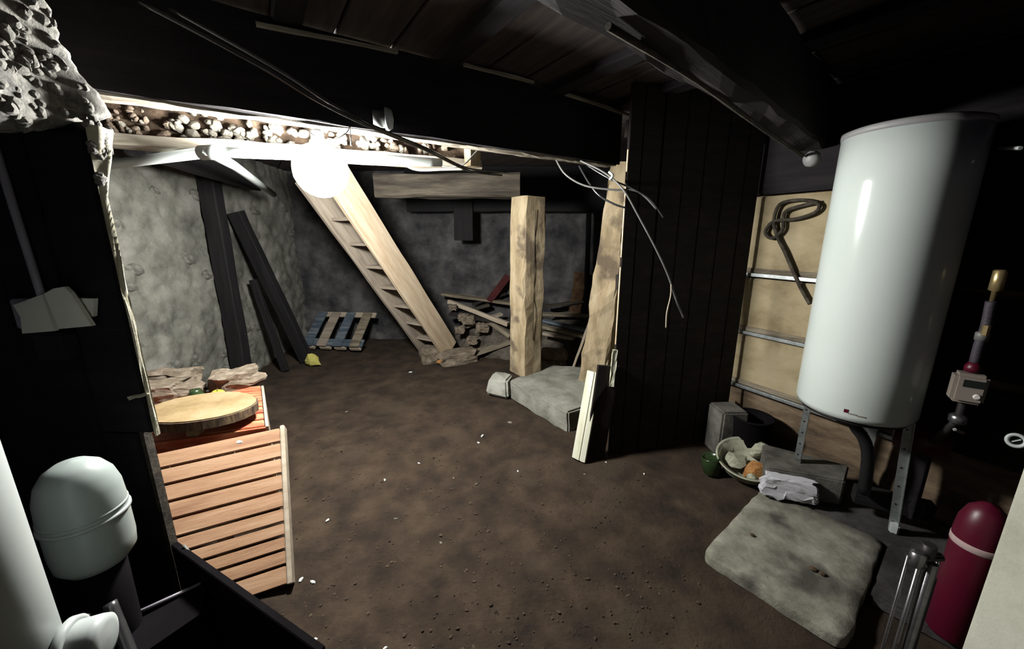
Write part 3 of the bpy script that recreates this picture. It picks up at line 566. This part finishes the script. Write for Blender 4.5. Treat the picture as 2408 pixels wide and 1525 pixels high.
pu = root('red_pump', (2.02, 1.72, .1), 'dark red pump half hidden below the boiler', 'pump')
Mp = Matrix.Translation((2.0, 1.70, .52)) @ Matrix.Rotation(-.9, 4, 'Z') @ Matrix.Rotation(math.pi/2, 4, 'Y')
obj('motor', G().lathe([(.03, -.10), (.065, -.09), (.07, 0), (.065, .09), (.04, .1)], 24, Mp), M_redp, pu)
obj('pedestal', G().box((.09, .10, .37), Matrix.Translation((2.03, 1.72, .28)) @ Matrix.Rotation(-.9, 4, 'Z')), M_darkm, pu, bevel=.01)
ga = root('pressure_gauge', at(2390, 1035, 1.3), 'small round pressure gauge with a white ring, at the right edge', 'gauge')
g0 = at(2390, 1035, 1.3); Mg = fr(g0, (0, 0, 1.3)) @ Matrix.Rotation(math.pi/2, 4, 'Y')
obj('ring', G().lathe([(.015, 0), (.026, 0), (.028, .012), (.022, .018), (.016, .012), (.015, 0)], 24, Mg, cap=False), M_pvc, ga)
obj('dial', G().lathe([(.0, .002), (.02, .002)], 24, Mg), M_disp, ga); obj('needle', G().box((.004, .024, .004), Mg @ Matrix.Rotation(.7, 4, 'Z'), (0, 0, .008)), M_pvc, ga)
obj('stem', G().tube([g0+V((.02, .015, -.01)), g0+V((.10, .08, -.03)), g0+V((.22, .12, -.05))], .01), M_darkm, ga)
ws = at(2375, 348, 1.62); obj('pipe_stub', G().tube([at(2352, 348, 1.62), at(2400, 348, 1.53)], .007), M_pvc, label='short white pipe stub on the dark wall right of the boiler', cat='pipe')
# red bottle, chrome frame
rc = root('red_gas_bottle', (1.63, 1.15, .038), 'red steel bottle with a pale band standing by the cream wall', 'bottle')
MR = Matrix.Translation((1.65, 1.15, 0)) @ Matrix.Diagonal((.8, .8, 1, 1))
obj('shell', G().lathe([(.075, .04), (.083, .05), (.083, .47), (.078, .52), (.06, .565), (.03, .59), (0, .597)], 40, MR), M_redp, rc)
obj('band', G().lathe([(.0835, .425), (.0852, .427), (.0852, .448), (.0835, .45)], 40, MR), M_band, rc, label='pale pinkish band')
cf = root('chrome_frame', (1.22, .95, 0), 'upright folded chrome tube frame in front of the red bottle', 'frame')
for dx, dy, r, z1, m in ((-.052, 0, .0042, .578, M_chrome), (-.012, .0, .006, .55, M_chrome), (.012, -.01, .013, .56, M_chrome), (.040, .0, .0042, .585, M_chrome), (.075, .03, .012, .47, M_darkm)):
    obj('tube', G().tube([(1.222+dx, .95+dy, -.01), (1.222+dx, .95+dy, z1)], r, 12), m, cf)
obj('top_bar', G().box((.10, .03, .02), Matrix.Translation((1.218, .95, .575))), M_darkm, cf, bevel=.006)
obj('clamp', G().lathe([(.012, -.015), (.018, -.01), (.018, .03), (.01, .035)], 14, Matrix.Translation((1.186, .94, .565))), M_chrome, cf)
obj('clamp', G().lathe([(.01, -.015), (.016, -.01), (.016, .03)], 14, Matrix.Translation((1.225, .95, .585))), M_darkm, cf)
obj('hook', G().tube([(1.19, .93, .23), (1.2, .92, .22), (1.21, .93, .235)], .006), M_chrome, cf)

# ---------------------------------------------------------------- left foreground
wpz = root('white_stand_pipe', (-.985, .55, 0), 'thick white plastic stand pipe in the lower left corner', 'pipe')
MW = Matrix.Translation((-.972, .535, 0))
obj('pipe', G().lathe([(.105, -.01), (.105, 1.0), (.104, 1.45), (.098, 1.455)], 64, MW), M_pvc, wpz)
bx = V((1, .42, 0)).normalized(); b0 = V((-.93, .575, .70))
Mbr = fr(b0, b0+bx) @ Matrix.Rotation(math.pi/2, 4, 'Y')
obj('branch', G().lathe([(.046, 0), (.046, .10), (.044, .112), (.030, .116), (0, .117)], 40, Mbr), M_pvc, wpz)
obj('branch_collar', G().lathe([(.052, .052), (.056, .054), (.056, .066), (.05, .068)], 40, Mbr), M_pvc, wpz)
for k in range(3): obj('screw', G().lathe([(.005, 0), (.005, .004)], 8, Mbr @ Matrix.Rotation(1.6+k*.9, 4, 'Z') @ Matrix.Translation((0, -.057, .06)) @ Matrix.Rotation(math.pi/2, 4, 'X')), M_darkm, wpz)
ev = root('expansion_vessel', (-1.165, .90, .45), 'white domed expansion vessel on a black stand beside the stand pipe', 'vessel')
ME = Matrix.Translation((-1.165, .905, 0)); R = .086
prof = [(.03, .595), (R*.75, .605), (R*.96, .63), (R, .665), (R, .78), (R*.97, .83), (R*.86, .868), (R*.66, .896), (R*.4, .912), (0, .918)]
obj('shell', G().lathe(prof, 64, ME), M_vessel, ev)
obj('seam', G().lathe([(R, .748), (R+.005, .750), (R+.005, .757), (R, .759)], 64, ME), M_vessel, ev)
obj('seam', G().lathe([(R-.002, .768), (R+.002, .77), (R+.002, .775), (R-.002, .777)], 64, ME), M_vessel, ev)
obj('stand', G().lathe([(.06, .02), (.05, .3), (.055, .597)], 24, ME), M_jet, ev)
cable('black_hose', [(-1.10, .85, .52), (-1.02, .80, .40), (-.93, .74, .30), (-.82, .66, .22)], .016, M_cable, 'black hose below the white expansion vessel')
# low dark board wall in front of the slatted pallet
lw = root('low_board_screen', (-.9, 1.0, 0), 'low black board screen in front of the slatted pallet', 'screen')
K0, K1 = V((-1.19, 1.13, 0)), V((-.50, .775, 0)); dk = (K1-K0).normalized()
nk = V((dk.y, -dk.x, 0))
for i in range(4):
    z0 = -.01+i*.115; z1 = z0+.112
    g = G().prism([(K0.x, K0.y), (K1.x, K1.y), (K1.x-nk.x*.02, K1.y-nk.y*.02), (K0.x-nk.x*.02, K0.y-nk.y*.02)], z0, z1); obj('board', g, M_jet, lw, bevel=.002)
bt = root('black_trough', (-.95, .9, 0), 'open black trough under the board screen, thin paler rim', 'trough')
T0, T1 = at(300, 1450, .93), at(492, 1362, 1.07)
obj('rim', G().tube([T0, T1], .006, 6), M_purp, bt)  # rim set paler than the body
obj('rim', G().tube([T1, at(455, 1310, 1.10), at(432, 1282, 1.12)], .005, 6), M_gcable, bt)
g = G().prism([(T0.x, T0.y), (T1.x, T1.y), (T1.x+.06, T1.y-.12), (T0.x+.10, T0.y-.14)], -.01, min(T0.z, T1.z)-.004); obj('body', g, M_jet, bt)

# electric box on the dark boards
eb = root('switch_box', (-1.39, 1.13, 1.27), 'pale two-plate switch box at the end of a conduit on black boards', 'switch box')
def plate(name, corners, y, m, th=.012):
    q = [at(u, v, y) for u, v in corners]; g = G(); n = len(q)
    g.add(q+[p+V((0, th, 0)) for p in q], [tuple(range(n)), tuple(range(n, 2*n))[::-1]]+[(i, n+i, n+(i+1) % n, (i+1) % n) for i in range(n)]); return obj(name, g, m, eb)
plate('cover_plate', [(30, 717), (45, 712), (98, 692), (128, 778), (52, 784), (48, 745)], 1.10, M_plate)
plate('cover_plate', [(104, 690), (125, 678), (150, 674), (165, 688), (216, 766), (138, 773)], 1.095, M_plate)
plate('side_plate', [(178, 701), (221, 702), (219, 744), (212, 746)], 1.115, M_plate)
obj('back_box', G().box((.13, .03, .09), Matrix.Translation((-1.41, 1.128, 1.27))), M_purp, eb, bevel=.004)
obj('conduit', G().tube([at(-30, 290, 1.12), at(0, 385, 1.12), at(50, 545, 1.12), at(98, 696, 1.11)], .0095, 10), M_purp, eb)
obj('lower_box', G().box((.10, .04, .085), Matrix.Translation(at(135, 812, 1.118))), M_darkm, eb, bevel=.006)

# ---------------------------------------------------------------- slatted pallet, red crate and what lies on it
Rb, Rt, Lt = V((-.985, 1.38, .012)), V((-1.29, 1.80, .51)), V((-1.74, 1.66, .51))
ux = (Lt-Rt).normalized(); vy = (Rt-Rb).normalized(); nz = vy.cross(ux).normalized()
if nz.z < 0: nz = -nz
MS = Matrix(((ux.x, vy.x, nz.x, Rb.x), (ux.y, vy.y, nz.y, Rb.y), (ux.z, vy.z, nz.z, Rb.z), (0, 0, 0, 1))); LV = (Rt-Rb).length; LU = (Lt-Rt).length+.16
sp = root('slatted_pallet', Rb, 'orange slatted wooden pallet leaning back against the red crate', 'pallet')  # tilt added so the lamp can light the slatted front
sb = lambda name, x0, x1, y0, y1, z0, z1, m, bv=.003: obj(name, G().box((x1-x0, y1-y0, z1-z0), Matrix(), ((x0+x1)/2, (y0+y1)/2, (z0+z1)/2)), m, sp, MS, bv)
ed = [0, .105, .165, .205, .27, .315, .44, .535, .66, .775, .875, .985]
ed = [0.0, .10, .185, .265, .345, .435, .545, .655, .765, .875, .985]
for a, b_ in zip(ed[:-1], ed[1:]): sb('slat', -.002, LU, a*LV+(.008 if a else 0), b_*LV-.002, 0, .016, M_slat)
sb('side_rail', -.024, -.004, -.005, LV*1.0, -.05, .018, M_slatedge)
for x in (.21, .47): sb('bearer', x, x+.05, 0, LV*.98, -.06, -.004, M_old)
cr = root('red_slat_crate', (-1.6, 1.9, 0), 'red slatted crate behind the leaning pallet, carrying the log slice', 'crate')
cu, cv = V((-.94, -.34, 0)).normalized(), V((-.56, .83, 0)).normalized(); c0 = V((-1.305, 1.86, 0)); CL, CD, CT = .95, .68, .515
def cq(a, b_): q = c0+cu*a+cv*b_; return (q.x, q.y)
nS = 7
for i in range(nS):
    b0, b1 = CD*i/nS+.004, CD*(i+1)/nS-.012; obj('slat', G().prism([cq(.004, b0), cq(CL, b0), cq(CL, b1), cq(.004, b1)], CT-.018, CT), M_red, cr, bevel=.003)
for k in range(4):
    z0 = .02+k*.125; obj('side_board', G().prism([cq(-.014, 0), cq(0, 0), cq(0, CD), cq(-.014, CD)], z0, z0+.115), M_slatedge, cr, bevel=.002)
    obj('front_board', G().prism([cq(0, -.014), cq(CL, -.014), cq(CL, 0), cq(0, 0)], z0, z0+.115), M_red, cr, bevel=.002)
for a in (.02, CL-.05): obj('corner_post', G().prism([cq(a, .01), cq(a+.04, .01), cq(a+.04, .05), cq(a, .05)], 0, CT-.02), M_old, cr)
lg = root('log_slice', (-1.62, 1.86, .56), 'round pale sawn log slice lying on the red crate', 'log slice')
rng = [1+.04*N.noise((math.cos(k*.2618)*1.5, math.sin(k*.2618)*1.5, 4)) for k in range(24)]
def disc(rin, z0, z1):
    g = G(); vs = [(rin*rng[k]*math.cos(k*.2618)*1.08, rin*rng[k]*math.sin(k*.2618)*.86, z) for z in (z0, z1) for k in range(24)]
    return g.add(vs, [tuple(range(24))[::-1], tuple(range(24, 48))]+[(k, (k+1) % 24, 24+(k+1) % 24, 24+k) for k in range(24)])
ML = Matrix.Translation((-1.625, 1.865, .575)) @ Matrix.Rotation(.33, 4, 'Z') @ Matrix.Rotation(.05, 4, 'Y')
obj('face', disc(.218, .046, .051), M_log, lg, ML); obj('bark', disc(.226, 0, .0455), M_bark, lg, ML)
for (u, v) in ((442, 1035), (540, 1010), (480, 985)):
    q = at(u, v, 1.80); q.y = min(max(q.y, 1.8), 1.95)
for i, (x, y) in enumerate(((-1.60, 1.77), (-1.52, 1.93), (-1.73, 1.92))):
    obj('wood_chock', G().box((.05, .06, .056), Matrix.Translation((x, y, CT+.028)) @ Matrix.Rotation(i, 4, 'Z')), M_oak, bevel=.004, label='small wooden chock propping up the log slice on the crate', cat='chock', group='chocks under the log slice')
for i, (u, v, y, s, m, lab) in enumerate(((398, 888, 2.40, (.32, .18, .12), M_stoneB, 'flat brown stone at the back of the red crate, beside the boards'), (372, 935, 2.20, (.26, .22, .11), M_stoneB, 'brown stone at the left behind the log slice'), (425, 912, 2.25, (.22, .16, .08), M_stoneB, 'rounded brown stone between log slice and flat brown stone'), (556, 886, 2.40, (.25, .16, .13), M_stoneB, 'largest pale flat stone on the back of the red crate'))):
    q = at(u, v, y); q.z = CT+s[2]*.40
    link_mesh('flat_stone', block_mesh('flat_stone', M_dust, 90+i, .2, .22), Matrix.Translation(q) @ Matrix.Rotation(.3*i, 4, 'Z') @ Matrix.Diagonal((*s, 1)), label=lab, cat='stone')
q = at(458, 915, 2.14); obj('green_jar', G().lathe([(.035, 0), (.04, .005), (.04, .06), (.028, .075), (.028, .085), (0, .086)], 20, Matrix.Translation((q.x, q.y, CT))), M_green, label='small dark green jar behind the log slice', cat='jar')
q = at(509, 912, 2.16); ap = root('yellow_green_fruit', (q.x, q.y, CT), 'yellow-green round fruit beside the dark green jar', 'fruit')
obj('skin', G().lathe([(0, .008), (.018, .001), (.034, .012), (.042, .036), (.036, .060), (.018, .072), (.004, .066)], 20, Matrix.Translation((q.x, q.y, CT))), M_apple, ap)
obj('stem', G().tube([(q.x, q.y, CT+.064), (q.x+.004, q.y, CT+.084)], .002, 5), M_bark, ap)
q = at(540, 906, 2.18); link_mesh('white_scrap', rock_mesh('white_scrap', M_paper, 71, .4), Matrix.Translation((q.x, q.y, CT+.02)) @ Matrix.Diagonal((.06, .04, .05, 1)), label='crumpled white scrap right of the yellow-green fruit', cat='scrap')
q = MS @ V((.10, LV*.94, .021)); link_mesh('white_scrap', rock_mesh('white_scrap', M_paper, 72, .4), Matrix.Translation(q) @ Matrix.Diagonal((.042, .024, .02, 1)), label='small white scrap on the top slat of the leaning pallet', cat='scrap')

# ---------------------------------------------------------------- timber and rubble heap behind the posts
heap = [
 ((1105, 832, 4.62), (1195, 800, 4.75), .26, .03, M_old, 'broad grey board lying flat right of the stair foot'),
 ((1055, 742, 5.15), (1150, 716, 5.3), .10, .03, M_dirty, 'dim narrow board at the rear of the heap'),
 ((1085, 770, 4.85), (1180, 738, 5.1), .08, .04, M_stair2, 'light stub of board crossing under the pale pole'),
 ((1110, 715, 5.3), (1190, 690, 5.4), .07, .03, M_beam, 'blackish slat behind the dark red board'),
 ((1280, 720, 5.2), (1370, 708, 5.3), .10, .03, M_dirty, 'dim board at the rear between the posts'),  # u, v, y of both ends, width, thickness, material, label
 ((1055, 708, 5.1), (1195, 762, 4.7), .055, .05, M_slatedge, 'long pale pole sloping down left of the square post'),
 ((1120, 735, 5.0), (1200, 790, 4.65), .05, .045, M_old, 'short grey pole just under the long pale pole'),
 ((1040, 690, 5.35), (1200, 712, 5.3), .16, .03, M_old, 'flat grey plank on the heap behind the stairs'),
 ((1060, 735, 4.95), (1180, 755, 4.9), .22, .03, M_beam, 'wide brown plank low in the heap by the stair foot'),
 ((1275, 738, 5.0), (1395, 742, 4.9), .14, .03, M_old, 'uppermost grey plank of the stack between the posts'),
 ((1275, 752, 4.85), (1385, 778, 4.4), .10, .03, M_blue, 'bluish plank of the stack between the posts'),
 ((1270, 765, 4.7), (1375, 790, 4.35), .12, .03, M_old, 'lower grey plank of the stack between the posts'),
 ((1276, 782, 4.6), (1350, 796, 4.35), .08, .03, M_stair2, 'thin light plank lowest in the stack between the posts'),
 ((1345, 872, 3.95), (1385, 760, 4.3), .02, .018, M_slatedge,  'thin stick leaning beside the crooked post'),
 ((1150, 708, 5.25), (1195, 648, 5.3), .09, .05, M_redd, 'dark red board leaning behind the square post'),
 ((1345, 775, 5.25), (1365, 640, 5.35), .16, .05, M_rustd, 'rusty brown upright board at the back wall'),
 ((1378, 740, 5.2), (1385, 480, 5.3), .06, .06, M_blkwood, 'thin black upright against the back wall, between the posts'),
]
for (a, b_, wd, th, m, lab) in heap:
    p, q = at(*a), at(*b_); vert = abs(p.z-q.z) > .25
    timber('stick' if wd < .03 else 'plank', p, q, wd, th, m, up=(0, -1, 0) if vert else (0, 0, 1), label=lab, cat='board', seg=.15)
for i, (u, v, y, s, lab) in enumerate(((1302, 818, 4.25, (.30, .16, .11), 'upper brown brick lying between the two posts'), (1300, 848, 4.1, (.30, .18, .11), 'lower brown brick lying between the two posts'))):
    q = at(u, v, y); z = .055 if i else .17
    obj('loose_brick', G().box(s, Matrix.Translation((q.x, 4.2, z)) @ Matrix.Rotation(-.1+.25*i, 4, 'Z')), M_stoneB, bevel=.012, label=lab, cat='brick')
for i, (u, v, y, s) in enumerate(((1065, 722, 4.9, .10), (1090, 745, 4.8, .13), (1082, 775, 4.7, .12), (1100, 752, 4.8, .16), (1135, 770, 4.75, .15), (1110, 800, 4.65, .13))):
    q = at(u, v, y); link_mesh('rubble_stone', block_mesh('rubble_stone', M_dust, 120+i, .2, .2), Matrix.Translation((q.x, q.y, max(q.z, s*.3))) @ Matrix.Diagonal((s, s*.8, s*.7, 1)), label='brown rubble stone in the heap beside the stair foot', cat='stone', group='rubble stones in the heap')
timber('dark_header', (-1.35, 5.2, 2.06), (2.3, 5.2, 2.06), .14, .56, M_blkwood, label='added black header darkening the top of the back wall', cat='beam')  # header added to keep the top of the back wall dark
timber('hanging_board', (-.62, 5.1, 1.42), (-.62, 5.1, 2.33), .24, .05, M_blkwood, up=(0, -1, 0), label='short black board hanging from the black header on the back wall', cat='board')
def bank_fn(a, b_):
    x = -1.0+a*2.6; y0 = 4.92-.40*min(1, a*3.2); y = y0+b_*(5.5-y0); e = min(a, 1-a)*5; h = min(1, e)*min(1, b_*3)*(.38+.12*N.noise((x*3, y*3, 1)))+.05*N.noise((x*9, y*9, 3))+.02*N.noise((x*21, y*21, 6))
    return (x, y, h-.03)
obj('earth_bank', grid(bank_fn, 60, 24), M_bank, label='dark rubble bank along the foot of the back wall', cat='rubble', kind='stuff')

# ---------------------------------------------------------------- litter on the floor
g = G(); small = []
b = bmesh.new(); bmesh.ops.create_icosphere(b, subdivisions=1, radius=.5); iv = [v.co.copy() for v in b.verts]; if_ = [tuple(v.index for v in f.verts) for f in b.faces]; b.free()
for i in range(2600):
    y = random.uniform(.9, 4.8); x = random.uniform(-.75*y, .62*y)
    if (V((x, y, 0))-WR0).dot(nr) < .12 or ((x-.885)*.775+(y-1.49)*.63 > -.05 and x > .8) or (-.1 < x < 1 and 2.7 < y < 3.9): continue
    s = random.uniform(.004, .012)*random.choice((.7, 1, 1, 1.4)); z = floor_fn((x+3.5)/7, (y+1.2)/7.2)[2]
    R_ = Matrix.Rotation(random.random()*6, 3, 'Z')
    g.add([R_ @ V((v.x*s*random.uniform(.8, 1.6), v.y*s, v.z*s*.6))+V((x, y, z+s*.15)) for v in iv], if_)
obj('floor_gravel', g, M_grav, kind='stuff', label='small brown gravel scattered over the dirt floor', cat='gravel')
lit = [(1198, 992, 'a', .026), (1134, 1022, 'p', .024), (1125, 1036, 'p', .016), (815, 965, 'a', .014), (905, 1126, 'p', .016), (930, 1215, 'a', .014), (706, 1356, 'p', .018), (734, 1362, 'p', .018), (735, 1500, 'p', .024), (1036, 1272, 'a', .012), (965, 875, 'p', .026), (1218, 1104, 'p', .012), (640, 1112, 'p', .02), (770, 1222, 'p', .016), (1066, 1118, 'a', .012), (905, 1522, 'p', .012), (1425, 1084, 'p', .01), (1375, 1112, 'a', .012), (1515, 1112, 'p', .012), (985, 1085, 'p', .014), (1120, 1135, 'a', .014)]
pm = [rock_mesh('pale_chip', M_paper, 200+i, .4, 1) for i in range(3)]; am = [rock_mesh('pale_chip', M_stone, 210+i, .4, 1) for i in range(3)]
for i, (u, v, k, s) in enumerate(lit):
    bb = -(v-762.5)/FPX; y = -H*(C_+bb*S_)/(-S_+bb*C_); q = at(u, v, y)
    link_mesh('pale_chip', (pm if k == 'p' else am)[i % 3], Matrix.Translation((q.x, q.y, floor_fn((q.x+3.5)/7, (q.y+1.2)/7.2)[2]+s*.2)) @ Matrix.Rotation(i*1.3, 4, 'Z') @ Matrix.Diagonal((s*1.7, s, s*.7, 1)), label='tiny pale chip lying on the dirt floor', cat='chip', group='pale chips on the dirt floor')
